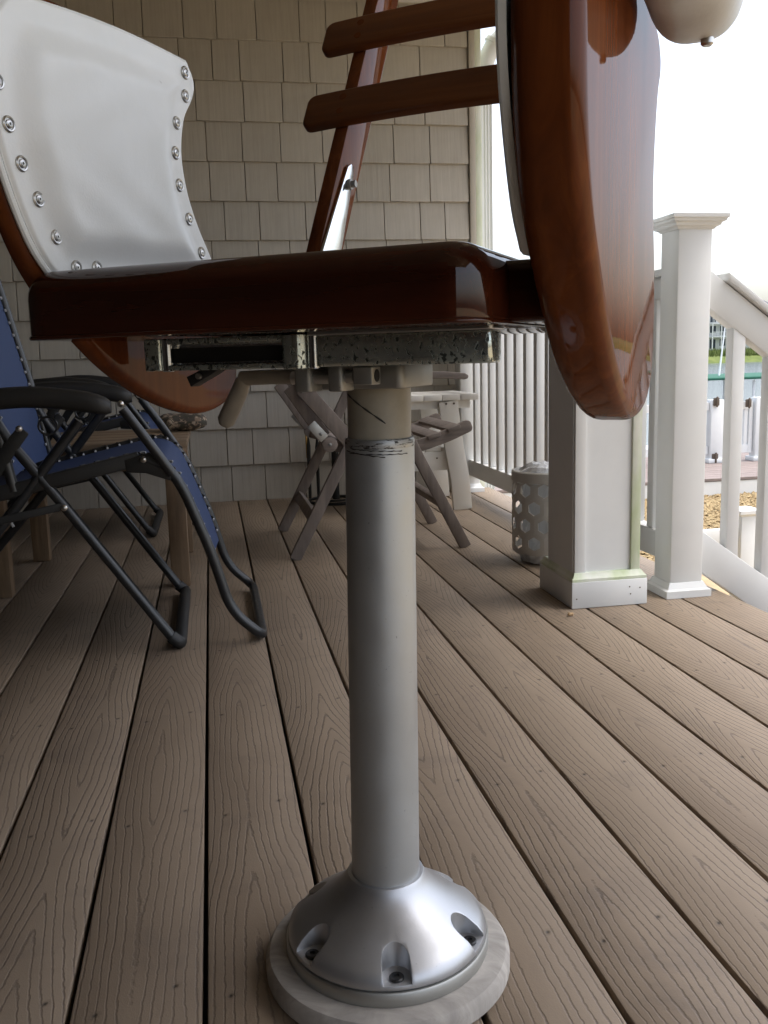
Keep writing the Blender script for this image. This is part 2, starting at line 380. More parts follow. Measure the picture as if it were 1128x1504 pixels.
# ------------------------------------------------------------------ setting: deck, ceiling, yard, water, banks
GAP0, PITCH = -0.47749, 0.1445
deck = structure(obj('deck', MB().box((-2.75,-2.3,-.30), (1.385,4.60,-.036)), M['joist']))
bmb = MB().box((-PITCH/2+.003,-2.3,-.026), (PITCH/2-.003,4.606,0))
board_me = bmb.mesh('deck_board', M['deck'], bevel=.0028, bseg=2)
for k in range(-16, 13):
    b = link('deck_board', board_me, deck); b.location = (GAP0+(k+.5)*PITCH, 0, 0)
ceil = structure(obj('porch_ceiling', MB().box((-2.75,-2.6,2.36), (1.86,4.61,2.50)), M['ceil']))
yard = structure(obj('yard_ground', MB().add([(-60,-60,-.80),(60,-60,-.80),(60,10.6,-.80),(-60,10.6,-.80)], [(0,1,2,3)]).box((-60,10.45,-2.6),(60,10.6,-.802)), M['sand'], smooth=0))
bank0 = P(1060,533,2,-1.9)
water = structure(obj('water', MB().add([(-700,10.3,-1.9),(900,10.3,-1.9),(900,bank0.y+1,-1.9),(-700,bank0.y+1,-1.9)], [(0,1,2,3)]), M['water'], smooth=0))
def marsh():
    mb = MB(); xs = [-400+8*i for i in range(151)]; rows = []
    for (dy, z) in ((0,-2.2),(1.5,-1.45),(3,-.75),(8,-.5),(20,-.3),(60,-.1),(500,0)):
        rows.append([(x, bank0.y+dy+random.uniform(-.7,.7), z+random.uniform(-.12,.12)) for x in xs])
    mb.rings(rows, False, False); return mb
far_bank = structure(obj('far_bank', marsh(), M['marsh']))
def blades():
    mb = MB()
    for i in range(9000):
        x = random.uniform(15,110); y = bank0.y+2.4+random.random()**2*26; z = -1.1+min(.7,(y-bank0.y)*.06); h = random.uniform(.6,1.25); a = random.uniform(0,3.14); w = random.uniform(.06,.16)
        dx, dy = math.cos(a)*w, math.sin(a)*w; lx, ly = random.uniform(-.3,.3), random.uniform(-.3,.3)
        mb.add([(x-dx,y-dy,z),(x+dx,y+dy,z),(x+lx,y+ly,z+h)], [(0,1,2)])
    return mb
stuff(obj('marsh_grass', blades(), M['marsh'], smooth=0))
def gravel():
    mb = MB(); oct_v = [(1,0,0),(-1,0,0),(0,1,0),(0,-1,0),(0,0,1),(0,0,-1)]; oct_f = [(0,2,4),(2,1,4),(1,3,4),(3,0,4),(2,0,5),(1,2,5),(3,1,5),(0,3,5)]
    for i in range(16000):
        x = random.uniform(2.8,6.6); y = random.uniform(5.6,9.3); r = random.uniform(.010,.024); a = random.uniform(0,3); c, s = math.cos(a), math.sin(a)
        k = random.uniform(.6,1.5)
        mb.add([(x+(c*vx*k-s*vy)*r, y+(s*vx*k+c*vy)*r, -.792+vz*r*.7+random.uniform(0,.01)) for vx,vy,vz in oct_v], oct_f)
    return mb
stuff(obj('gravel', gravel(), M['gravel'], smooth=60))

# ------------------------------------------------------------------ house wall with shakes, corner, downspout
WY = 4.615
wall = tag(obj('house_wall', MB().box((-2.75,WY+.002,-.30),(1.318,WY+.16,2.52)), M['tan_trim']), 'tan shingled house wall behind the chairs at the back of the porch', 'wall')
EXPO, Z0 = .1787, -.001
sh_me = {}
def shake_mesh(w):
    if w not in sh_me:
        g = .0016
        mb = MB().add([(g,-.020,0),(w-g,-.020,0),(w-g,-.0035,EXPO+.012),(g,-.0035,EXPO+.012),(g,.001,0),(w-g,.001,0),(w-g,.001,EXPO+.012),(g,.001,EXPO+.012)],
                      [(0,1,2,3),(7,6,5,4),(1,5,6,2),(4,0,3,7),(3,2,6,7),(4,5,1,0)])
        sh_me[w] = mb.mesh('shingle', M['shake'], bevel=.0018, bseg=1)
    return sh_me[w]
WID = [.125,.15,.165,.18,.2,.22]
for c in range(13):
    x = -2.02 - random.uniform(0,.2); z = Z0 + c*EXPO; last = None
    while x < 1.306:
        w = random.choice([q for q in WID if q != last]); last = w
        if 1.306-(x+w) < .1: w = round(1.306-x, 4)
        if w <= .0: break
        if w > .24: w = .125 if w < .3 else .15
        o = link('shingle', shake_mesh(w), wall); o.location = (x, WY, z); x += w
for c in range(1):
    up = MB()
    for c2 in (13,):
        x = -2.1
        while x < 1.3:
            w = min(random.choice(WID), 1.306-x); z = Z0+c2*EXPO
            up.add([(x+.002,WY-.017,z),(x+w-.002,WY-.017,z),(x+w-.002,WY-.004,z+EXPO),(x+.002,WY-.004,z+EXPO)], [(0,1,2,3)]); x += w
    stuff(obj('top_shingles', up, M['shake'], wall))
obj('corner_board', MB().box((1.309,WY-.024,-.05),(1.340,WY+.05,2.52)), M['tan_trim'], wall, bevel=.003)
obj('corner_edge', MB().box((1.3402,WY-.020,-.05),(1.372,WY+.16,2.52)), M['algae2'], wall, bevel=.003)
side_wall = tag(obj('side_wall', MB().box((-2.95,-2.6,-.30),(-2.752,4.80,2.50)), M['brown_wall']), 'unseen house wall at the far left end of the porch, coloured dark to dim reflections', 'wall')  # out of view; its dark colour is there so the varnish reflects less
ds = thing('downspout', (1.42,4.70,0), 0, 'pale grey ribbed rain downspout with an elbow at the house corner', 'downspout')
def spout():
    mb = MB(); rings = []
    for z in (-.6, 2.02):
        ring = []; n = 28
        for k in range(n):
            a = 2*math.pi*k/n; rx = .034/max(abs(math.cos(a)),abs(math.sin(a))*1.0)*1.0
            rx = min(rx, .043); q = 1-.10*(k % 2)
            ring.append((1.420+rx*q*math.cos(a), 4.70+rx*q*math.sin(a), z))
        rings.append(ring)
    return mb.rings(rings)
obj('spout_pipe', spout(), M['gutter'], ds, smooth=20)
el = fillet([(1.420,4.70,2.00),(1.420,4.70,2.10),(1.47,4.70,2.20),(1.58,4.68,2.28),(1.60,4.66,2.352)], .06, 6)
obj('spout_elbow', MB().tube(el, .043, 14), M['gutter'], ds)
for ring in ([(1.4595,4.70,2.19),(1.472,4.697,2.205)], [(1.420,4.70,1.985),(1.420,4.70,2.012)]): obj('seam_band', MB().tube(ring, .046, 14), M['gutter'], ds)

# ------------------------------------------------------------------ porch column and roof beam
cl = thing('porch_column', (1.04,2.43,0), 0, 'thick square white porch column with greenish trim above the deck boards', 'column')
CX0, CX1, CY0, CY1 = .936, 1.124, 2.30, 2.505
obj('shaft', MB().box((CX0+.004,CY0+.008,0),(CX1-.004,CY1,2.33)), M['whitec'], cl)
for x0, x1 in ((CX0,CX0+.030),(CX1-.026,CX1)):
    obj('corner_strip', MB().box((x0,CY0,.09),(x1,CY0+.012,2.33)), M['whitec'] if x0 == CX0 else M['algae'], cl, bevel=.0015)
obj('side_panel', MB().box((CX0-.002,CY0+.0125,.09),(CX0+.003,CY1-.01,2.33)), M['whitec'], cl)
bx0, bx1, by0, by1 = .923, 1.140, 2.285, 2.538
bs = obj('plinth', MB().box((bx0,by0,.001),(bx1,by1,.073)), M['whitec'], cl, bevel=.002)
obj('plinth_cap', MB().rings([[(x0,y0,z),(x1,y0,z),(x1,y1,z),(x0,y1,z)] for x0,y0,x1,y1,z in ((bx0+.002,by0+.002,bx1-.002,by1-.002,.0735),(bx0+.002,by0+.002,bx1-.002,by1-.002,.081),(bx0+.008,by0+.008,bx1-.008,by1-.008,.088),(bx0+.011,by0+.012,bx1-.014,by1-.012,.096))]), M['algae'], cl, smooth=20)
nl = MB()
for (x, z) in ((1.088,.052),(1.118,.048),(1.091,.032),(.936,.028)): nl.add([(x+.0022*math.cos(q*1.047), by0-.0008, z+.0022*math.sin(q*1.047)) for q in range(6)], [tuple(range(6))])
obj('nail_heads', nl, M['hinge'], bs, smooth=0)
added_rear_wall = tag(obj('added_rear_wall', MB().box((-2.75,-2.5,-.30),(.15,-2.35,2.358)), M['brown_wall']), 'unseen dark wall added behind the viewer to hold back light and dim reflections', 'wall')  # out of view; added and cut short to shape the light on the porch
tag(obj('roof_beam', MB().box((.90,-2.34,2.332),(1.20,4.60,2.358)), M['whitec']), 'white boxed beam carried by the porch column under the ceiling', 'beam')

# ------------------------------------------------------------------ railings
def skirt(mb, cx, cy, h0, h1, hb=.02, z=.001):
    mb.rings([[(cx-a,cy-a,zz),(cx+a,cy-a,zz),(cx+a,cy+a,zz),(cx-a,cy+a,zz)] for a, zz in ((h1,z),(h1,z+hb),(h0+.010,z+hb+.004),(h0+.002,z+hb+.020))]); return mb
def post(parent, cx, cy, top, half=.0508, z=.001):
    obj('post', MB().box((cx-half,cy-half,z),(cx+half,cy+half,top)), M['white'], parent, bevel=.006)
    obj('post_skirt', skirt(MB(), cx, cy, half, half+.018, z=z), M['white'], parent, smooth=20)
    cap = MB().rings([[(cx-a,cy-a,top+dz),(cx+a,cy-a,top+dz),(cx+a,cy+a,top+dz),(cx-a,cy+a,top+dz)] for a, dz in
          ((half+.002,-.005),(half+.006,0),(half+.014,.004),(half+.016,.010),(half+.024,.014),(half+.026,.020),(half+.030,.022),(half+.030,.031),(half*.6,.040),(.002,.046))])
    obj('post_cap', cap, M['white'], parent, smooth=15)
RX = 1.277
rl = thing('porch_railing', (RX,3.4,0), 0, 'white baluster railing along the open side of the porch behind the column', 'railing')
post(rl, RX, 2.375, 1.0, .049)
post(rl, 1.262, 4.52, 1.0, .049)
obj('top_rail', MB().box((RX-.036,2.424,.885),(RX+.036,4.47,.905)).box((RX-.022,2.424,.825),(RX+.022,4.47,.885)), M['white'], rl, bevel=.003)
obj('bottom_rail', MB().box((RX-.022,2.424,.085),(RX+.022,4.47,.165)), M['white'], rl, bevel=.003)
bal_me = MB().box((-.019,-.019,.165),(.019,.019,.825)).mesh('baluster', M['white'], bevel=.003)
y = 4.386
while y > 2.46:
    b = link('baluster', bal_me, rl); b.location = (RX-RX, y-3.4, 0); y -= .1245
obj('foot_block', MB().box((RX-.018,3.38,.001),(RX+.018,3.42,.085)), M['white'], rl, bevel=.003)

sr = thing('stair_railing', (1.4,2.36,0), 0, 'white sloping stair handrail going down from the capped post at the deck edge', 'railing')
SY = 2.375
slope = -.72
def sloped(x0, x1, zt, zb, w, dz=0):
    return MB().add([(x0,SY-w,zb),(x0,SY+w,zb),(x0,SY+w,zt),(x0,SY-w,zt)]+[(x1,SY-w,zb+slope*(x1-x0)),(x1,SY+w,zb+slope*(x1-x0)),(x1,SY+w,zt+slope*(x1-x0)),(x1,SY-w,zt+slope*(x1-x0))],
                    [(3,2,1,0),(4,5,6,7),(0,1,5,4),(1,2,6,5),(2,3,7,6),(3,0,4,7)])
obj('hand_rail', sloped(1.3265,2.50,.900,.800,.022), M['white'], sr, bevel=.003)
obj('rail_cover', sloped(1.385,2.50,.884,.862,.037), M['white'], sr, bevel=.003)
obj('lower_rail', sloped(1.3265,2.50,.185,.068,.022), M['white'], sr, bevel=.003)
for x in [1.432+.112*i for i in range(9)]:
    zt, zb = .800+slope*(x-1.3265)+.014, .185+slope*(x-1.3265)-.014
    obj('baluster', MB().box((x-.019,SY-.019,zb),(x+.019,SY+.019,zt)), M['white'], sr, bevel=.003)
stairs = thing('porch_stairs', (1.9,1.6,-.8), 0, 'brown deck stairs descending from the right edge of the porch', 'stairs')
obj('stair_face', MB().box((1.386,-.2,-.30),(1.40,2.45,-.005)), M['joist'], stairs)
for i in range(3):
    x0 = 1.402+.28*i; z = -.19*(i+1)
    obj('tread', MB().box((x0,.2,z-.03),(x0+.275,2.30,z)), M['dockwood'], stairs, bevel=.003)
    obj('riser', MB().box((x0+.262,.2,max(-.8,z-.185)),(x0+.274,2.30,z-.031)), M['joist'], stairs)

# low fence at the foot of the stairs
lf = thing('low_fence', (2.5,4.05,-.8), 0, 'low white fence post with one rail standing in the gravel below the stairs', 'fence')
q = P(1094,752,1,4.05); qx, qz = q.x, q.z
obj('post', MB().box((qx-.045,4.0,-.8),(qx+.045,4.09,qz)), M['white'], lf, bevel=.004)
obj('post_cap', MB().rings([[(qx-a,4.045-a,qz+d),(qx+a,4.045-a,qz+d),(qx+a,4.045+a,qz+d),(qx-a,4.045+a,qz+d)] for a, d in ((.047,-.012),(.062,0),(.062,.016),(.004,.030))]), M['white'], lf, smooth=15)
obj('rail', MB().box((1.75,4.03,qz-.155),(qx-.0455,4.065,qz-.075)), M['white'], lf, bevel=.004)

# ------------------------------------------------------------------ dock, gate, boat, far houses
DZ = -.62
df = P(1070,702,2,DZ)
dock = structure(obj('dock', MB().box((-6,df.y+.04,DZ-.18),(16,df.y+2.6,DZ-.03)), M['white']))
obj('dock_fascia', MB().box((-6,df.y,DZ-.030),(16,df.y+.04,DZ-.026)), M['fascia'], dock)
obj('dock_front', MB().box((-6,df.y+.005,DZ-.22),(16,df.y+.039,DZ-.031)), M['white'], dock)
for k in range(18):
    y0 = df.y+.002+.144*k
    obj('dock_board', MB().box((-6,y0,DZ-.025),(16,y0+.138,DZ)), M['dockwood'], dock)
FY = df.y+1.25
dfence = thing('dock_railing', (5,FY,DZ), 0, 'white baluster railing with a latched gate on the far dock by the water', 'railing')
def X(u, v=640, y=None): return P(u, v, 1, FY if y is None else y).x
FT = P(1070,590,1,FY).z
def fpost(u0, u1, top):
    a, b = X(u0), X(u1); obj('post', MB().box((a,FY-.06,DZ),(b,FY+.06,top)), M['white'], dfence, bevel=.006)
    obj('post_skirt', MB().box((a-.03,FY-.09,DZ+.001),(b+.03,FY+.09,DZ+.05)), M['white'], dfence, bevel=.008)
    return a, b
fpost(1040,1058,FT+.03); g0, g1 = fpost(1105,1131,FT+.04); fpost(925,938,FT+.03)
gate = obj('gate_frame', MB().box((X(1064.2),FY-.018,FT-.09),(X(1097.8),FY+.018,FT-.002)).box((X(1064.2),FY-.018,DZ+.1),(X(1097.8),FY+.018,DZ+.19)).box((X(1060),FY-.02,DZ+.095),(X(1064),FY+.02,FT)).box((X(1098),FY-.02,DZ+.095),(X(1103),FY+.02,FT)), M['white'], dfence)
obj('rail', MB().box((-5,FY-.02,FT-.09),(X(1039),FY+.02,FT)), M['white'], dfence); obj('rail', MB().box((-5,FY-.02,DZ+.1),(X(1039),FY+.02,DZ+.19)), M['white'], dfence)
obj('rail', MB().box((g1+.01,FY-.02,FT-.09),(12,FY+.02,FT)), M['white'], dfence); obj('rail', MB().box((g1+.01,FY-.02,DZ+.1),(12,FY+.02,DZ+.19)), M['white'], dfence)
fb = MB().box((-.02,-.015,DZ+.19),(.02,.015,FT-.09)).mesh('baluster', M['white'])
x = X(1068)
for k in range(3): link('baluster', fb, dfence).location = (x+.11*k-5, 0, -DZ)
for k in range(34): link('baluster', fb, dfence).location = (X(1034)-.125*k-5, 0, -DZ)
for k in range(30): link('baluster', fb, dfence).location = (g1+.1+.125*k-5, 0, -DZ)
for (u, v) in ((1052,590),(1050,672),(1099,592)):
    q = P(u, v, 1, FY-.07); obj('hinge', MB().box((q.x-.035,FY-.085,q.z-.045),(q.x+.035,FY-.062,q.z+.045)).box((q.x-.012,FY-.10,q.z-.06),(q.x+.012,FY-.086,q.z+.06)), M['hinge'], dfence, bevel=.01)
BY = df.y+6.5
bq = P(1090,553,1,BY)
boat = thing('motor_boat', (bq.x,BY,-1.9), 0, 'white motor boat with a green canopy moored beyond the dock railing', 'boat')
hl = catmull([(-3.2,0),(-2.9,-.95),(0,-1.15),(2.2,-.85),(3.6,0),(2.2,.85),(0,1.15),(-2.9,.95)], 5)
obj('hull', MB().rings([[(bq.x+p.x*k,BY+p.y*k*k2,z) for p in hl] for k,k2,z in ((.80,.55,-2.1),(.93,.9,-1.7),(1.0,1,-1.15),(.98,.97,-1.08),(.9,.88,-1.1))]), M['gel'], boat)
obj('console', MB().box((bq.x-.9,BY-.5,-1.1),(bq.x+.2,BY+.5,-.25)).box((bq.x-.75,BY-.45,-.25),(bq.x-.1,BY+.45,bq.z-.45)), M['gel'], boat, bevel=.06)
cz = bq.z
obj('canopy', MB().slab(rrect(bq.x-1.9,BY-1.0,bq.x+1.6,BY+1.0,.2), cz-.02, cz+.025, .015, .018, lambda a,b,h: (a,b,h+.03*math.cos((b-BY)*1.4))), M['green'], boat)
for dx in (-1.7,-.35,.2,1.4):
    for dy in (-.9,.9): obj('canopy_pole', MB().tube([(bq.x+dx,BY+dy,-1.1),(bq.x+dx*.95,BY+dy,cz-.03)], .022, 8), M['gel'], boat)
obj('whip_aerial', MB().tube([P(1056,552,1,BY),P(1068,455,1,BY+.2)], [.02,.008], 6), M['gel'], boat)
HY = bank0.y+38
def house(u0, u1, storeys, mat, roof, label, base=.2, gable=True):
    a, b = P(u0,500,1,HY).x, P(u1,500,1,HY).x; w = b-a; H = 2.75*storeys
    t = thing('beach_house', ((a+b)/2,HY,base), 0, label, 'house', 'houses across the water')
    obj('wall', MB().box((a,HY,base-1),(b,HY+9,base+H)), mat, t)
    if gable:
        obj('roof', MB().add([(a-.4,HY-.5,base+H),(b+.4,HY-.5,base+H),((a+b)/2,HY-.5,base+H+w*.3),(a-.4,HY+9.4,base+H),(b+.4,HY+9.4,base+H),((a+b)/2,HY+9.4,base+H+w*.3)], [(0,1,2),(5,4,3),(0,2,5,3),(2,1,4,5),(1,0,3,4)]), M['h_roof'], t, smooth=0)
        obj('gable', MB().add([(a+.3,HY-.56,base+H+.12),(b-.3,HY-.56,base+H+.12),((a+b)/2,HY-.56,base+H+w*.3-.35)], [(0,1,2)]), mat, t, smooth=0)
    else:
        obj('roof', MB().rings([[(a-.5,HY-.5,base+H+.01),(b+.5,HY-.5,base+H+.01),(b+.5,HY+9.5,base+H+.01),(a-.5,HY+9.5,base+H+.01)],[(a+w*.25,HY+3.5,base+H+2.2),(b-w*.25,HY+3.5,base+H+2.2),(b-w*.25,HY+6,base+H+2.2),(a+w*.25,HY+6,base+H+2.2)]]), M['h_roof'], t, smooth=0)
    n = max(2, int(w/1.7))
    for s in range(storeys):
        z = base+2.75*s
        for i in range(n):
            cx = a+w*(i+.5)/n; ww = w/n*.30; tall = (i % 2 == s % 2)
            fz0, fz1 = z+(.25 if tall else .8), z+2.25
            wd = obj('window', MB().box((cx-ww-.09,HY-.09,fz0-.09),(cx+ww+.09,HY-.004,fz1+.09)), M['white'], t)
            obj('pane', MB().box((cx-ww,HY-.12,fz0),(cx-.03,HY-.092,fz1)).box((cx+.03,HY-.12,fz0),(cx+ww,HY-.092,fz1)), M['h_glass'], wd)
        if s:
            bl = MB().box((a+.2,HY-1.5,z-.12),(b-.2,HY-.2,z)); bl.box((a+.2,HY-1.5,z+.92),(b-.2,HY-1.42,z+1.0))
            k = a+.3
            while k < b-.3: bl.box((k,HY-1.48,z),(k+.06,HY-1.44,z+.92)); k += .35
            for k in (a+.25, (a+b)/2, b-.4): bl.box((k,HY-1.52,z-2.6),(k+.16,HY-1.36,z-.12))
            obj('balcony', bl, M['white'], t)
house(914,963,3,M['h_wall'],0,'white three storey beach house across the water left of the capped post')
house(1039,1068,3,M['h_grey'],0,'pale grey gabled beach house across the water just right of the capped post')
house(1070,1083,3,M['h_blue'],0,'narrow blue beach house across the water beside the grey gabled one',gable=False)
house(1084,1106,2,M['h_wall'],0,'low white gabled beach house across the water under the stair handrail')
house(1108,1140,3,M['h_grey'],0,'grey hip roofed beach house across the water at the right edge',gable=False)
house(968,1000,2,M['h_wall'],0,'two storey white beach house hidden behind the capped post')

# ------------------------------------------------------------------ FISHING CHAIR  (local frame: s right, t away, z up)
PSI = R(33); C0 = Vector((.163,.948,0))
fc = thing('fishing_chair', C0, -PSI, 'big varnished mahogany fishing chair with white padded arms on an aluminium pedestal', 'chair')
def L(name, mb, mat, parent=fc, **k): return obj(name, mb, mat, parent, world=False, **k)
L('base_pad', MB().lathe([(.134,.001),(.1385,.006),(.1385,.020),(.134,.027),(.126,.0295),(.05,.030)], seg=72), M['pad_wood'])
L('flange_rim', MB().lathe([(.114,.0302),(.1145,.032),(.1145,.0435),(.113,.0455),(.09,.0458)], seg=72), M['rim'])
prof = [(.1105,.0460),(.1120,.0480),(.1105,.0560),(.1040,.0630),(.0930,.0705),(.0800,.0790),(.0680,.0875),(.0580,.0960),(.0500,.1045),(.0448,.1120),(.0425,.1170),(.030,.1175)]
fl_me = MB().lathe(prof, seg=96).mesh('base_flange', M['alu'])
flange = link('base_flange', fl_me, fc)
cut = MB()
A0 = -95+33
for k in range(6):
    a = R(A0+60*k); ca, sa = math.cos(a), math.sin(a)
    ring = []
    for q in range(13):
        b = R(90+180*q/12); ring.append((.0935+.0150*math.cos(b), .0150*math.sin(b)))
    ring += [(.135,-.0150),(.135,.0150)]
    cut.rings([[(x*ca-y*sa, x*sa+y*ca, z) for x, y in ring] for z in (.0520,.13)])
cme = cut.mesh('cutter', None, smooth=0); cob = bpy.data.objects.new('cutter', cme); col.objects.link(cob); cob.parent = fc
bo = flange.modifiers.new('b', 'BOOLEAN'); bo.operation = 'DIFFERENCE'; bo.object = cob; bo.solver = 'EXACT'
dg = bpy.context.evaluated_depsgraph_get(); dg.update()
nm = bpy.data.meshes.new_from_object(flange.evaluated_get(dg)); flange.modifiers.clear(); flange.data = nm; nm.name = 'base_flange'
bpy.data.objects.remove(cob); bpy.data.meshes.remove(cme); bpy.data.meshes.remove(fl_me)
nb = bmesh.new(); nb.from_mesh(nm)
es = [e for e in nb.edges if len(e.link_faces) == 2 and e.calc_face_angle(0) > 0.7]
bmesh.ops.bevel(nb, geom=es, offset=.0010, segments=2, profile=.5, affect='EDGES', clamp_overlap=True)
nb.to_mesh(nm); nb.free()
nm.polygons.foreach_set('use_smooth', [True]*len(nm.polygons)); nm.set_sharp_from_angle(angle=R(35))
for k in range(6):
    a = R(A0+60*k); cx, cy = .099*math.cos(a), .099*math.sin(a)
    L('bolt_head', MB().lathe([(.0078,.0522),(.0078,.0542),(.0068,.0552),(.0034,.0553),(.0030,.0535)], (cx,cy,0), 16), M['dark'], flange)  # bolts coloured black to put the shade of the deep pockets into colour
tilt = lambda z: Vector((.0075*(z-.1)/.55*math.cos(PSI), .0075*(z-.1)/.55*math.sin(PSI)))
def tcirc(r, z, seg=56):
    o = tilt(z); return [(o.x+r*math.cos(2*math.pi*k/seg), o.y+r*math.sin(2*math.pi*k/seg), z) for k in range(seg)]
L('pedestal_pole', MB().rings([tcirc(r,z) for r,z in ((.0385,.112),(.0380,.120),(.0372,.35),(.0362,.598),(.0359,.6015),(.034,.602))]), M['pole'])
L('grease_ring', MB().rings([tcirc(r,z) for r,z in ((.0363,.5945),(.0365,.5955),(.0365,.6010),(.0355,.6035),(.0325,.6040),(.0325,.6030))]), M['greasy'])
gt = MB()
for (za, zb, n) in ((.5945,.5915,26),(.5900,.5885,30),(.5925,.5860,22)):
    a0 = random.uniform(3.6,4.4); pts = []
    for q in range(n):
        a = a0+q*.065; z = za+(zb-za)*q/n+random.uniform(-.0004,.0004); o = tilt(z); pts.append((o.x+.0364*math.cos(a), o.y+.0364*math.sin(a), z))
    gt.tube(pts, [.0003+.0004*math.sin(q*.7)**2 for q in range(n)], 6)
L('grease_streaks', gt, M['grease'])
L('inner_post', MB().rings([tcirc(r,z) for r,z in ((.0330,.600),(.0330,.690))]), M['sleeve'])
sc_pts = []
for q in range(26):
    a = 3.75+q*.062; z = .650-.030*(q/25)**1.3; o = tilt(z); sc_pts.append((o.x+.0330*math.cos(a), o.y+.0330*math.sin(a), z))
L('scratch', MB().tube(sc_pts, [.0004+.0007*abs(math.sin(q*.5)) for q in range(26)], 6), M['grease'])
# pivot clamp
cb = MB().slab(rrect(-.045,-.052,.055,.04,.008,3), .6555, .6785, .003, .003, lambda a,b,h: (a,b,h), 2)
L('pivot_clamp', cb, M['cast'])
for s0, s1 in ((-.048,-.030),(-.012,.004)):
    L('clamp_lug', MB().slab(rrect(s0,-.080,s1,-.050,.004,3), .6545, .6785, .002, .002, lambda a,b,h: (a,b,h), 2), M['cast'])
L('clamp_bolt', MB().tube([(-.055,-.068,.668),(.012,-.068,.668)], .0065, 14), M['steel'])
nut = L('clamp_nut', MB().slab(rrect(.016,-.082,.036,-.060,.002,2), .6605, .6775, .001, .001, lambda a,b,h: (a,b,h), 1), M['rim'])
L('nut_hole_shade', MB().tube([(.0355,-.071,.669),(.0366,-.071,.669)], .006, 14), M['hollow'], nut)  # flat black disc, the dark inside of the hole given as colour
L('clamp_rod', MB().tube(fillet([(-.050,-.045,.669),(-.095,-.042,.669),(-.130,-.040,.668)], .01), .0078, 14), M['grip'])
L('clamp_handle', MB().tube([(-.128,-.040,.6665),(-.133,-.040,.655),(-.142,-.040,.640),(-.152,-.040,.6235),(-.1545,-.040,.619)], [.0078,.0090,.0095,.0095,.006], 14), M['grip'])
L('adjusting_lever', MB().bar(catmull([(-.045,-.085,.693),(-.085,-.085,.6895),(-.118,-.085,.6845),(-.136,-.085,.6770),(-.160,-.085,.6665)], 5, False), .016, [.005+.006*q/20 for q in range(21)]), M['dark'], bevel=.001)
L('lever_pin', MB().tube([(-.146,-.0935,.672),(-.146,-.097,.672)], .003, 10), M['steel'])
# chrome seat bracket with footrest slot
T0 = -.10
br = MB()
br.box((-.200,T0+.006,.6795),(-.030,.05,.7095))
br_o = L('slot_bracket', br, M['polish'], bevel=.001)
L('bracket_end', MB().slab(rrect(-.203,T0-.006,-.183,T0+.02,.004,4), .678, .7095, .001, .001, lambda a,b,h: (a,b,h), 1), M['chrome'])
L('bracket_lip', MB().box((-.183,T0-.003,.678),(-.046,T0+.0055,.6835)).box((-.183,T0-.003,.7035),(-.046,T0+.0055,.7094)), M['chrome'], bevel=.001)
L('slot_shade', MB().slab(rrect(-.178,.6855,-.046,.7000,.0071,6), 0, .0012, .0001, .0001, lambda a,b,h: (a,T0+.0053-h,b), 1), M['hollow'])  # thin black plate, the shade inside the slot given as colour
for cx, r in ((-.179,.0062),(-.0335,.0135),(-.0155,.0060)):
    L('bracket_corner', MB().lathe([(r-.001,.677),(r,.678),(r,.7085),(r-.001,.7095)], (cx,T0+.002,0), 24), M['polish'] if r < .01 else M['chrome'])
L('pitted_block', MB().slab(rrect(-.012,T0-.004,.158,T0+.03,.006,4), .6785, .7068, .003, .002, lambda a,b,h: (a,b,h), 3), M['chrome'])
L('bracket_plate', MB().slab(rrect(-.02,T0-.007,.160,T0+.035,.006,3), .7072, .7118, .001, .001, lambda a,b,h: (a,b,h), 1), M['steel'])
# seat
so = rrect(-.287,-.190,.174,.315,.036,8)
L('seat', MB().slab(so, .7122, .775, .004, .027, lambda a,b,h: (a,b,h), 7), M['mahog'], smooth=60)
L('side_rail', MB().slab(rrect(.150,-.105,.215,.290,.006,3), .7125, .764, .004, .010, lambda a,b,h: (a,b,h), 4), M['mahog'], smooth=60)
L('edge_bead', MB().slab(rrect(-.288,-.1915,.175,.31,.036,7), .7105, .7145, .0018, .0018, lambda a,b,h: (a,b,h), 3), M['mahog'])
# arms
AP_R = [(-.19,1.030),(-.205,.985),(-.212,.92),(-.205,.85),(-.182,.79),(-.145,.745),(-.105,.706),(-.05,.666),(.02,.634),(.09,.616),(.155,.616),(.205,.633),(.237,.67),(.243,.73),(.236,.785),(.215,.846),(.218,.90),(.236,.955),(.258,.985),(.252,1.014),(.2,1.034),(.04,1.036),(-.08,1.036)]
AP = [(-.19,1.030),(-.212,.985),(-.215,.915),(-.204,.85),(-.178,.79),(-.143,.745),(-.102,.708),(-.05,.672),(.02,.640),(.09,.623),(.148,.628),(.185,.65),(.192,.69),(.175,.735),(.145,.785),(.112,.835),(.090,.885),(.086,.930),(.100,.975),(.112,1.005),(.098,1.028),(.04,1.036),(-.08,1.036)]
ao = [(p.x,p.y) for p in catmull(AP, 5)]; ao_r = [(p.x,p.y) for p in catmull(AP_R, 5)]
def offs(o, d):
    n = len(o); a = sum(o[i][0]*o[(i+1)%n][1]-o[(i+1)%n][0]*o[i][1] for i in range(n)); sg = 1 if a > 0 else -1; out = []
    for i in range(n):
        t = (Vector(o[(i+2)%n])-Vector(o[i-2])).normalized(); out.append((o[i][0]-t.y*d*sg, o[i][1]+t.x*d*sg))
    return out
def relax(o, k):
    for _ in range(k):
        n = len(o); o = [((o[i-1][0]+2*o[i][0]+o[(i+1)%n][0])/4, (o[i-1][1]+2*o[i][1]+o[(i+1)%n][1])/4) for i in range(n)]
    return o
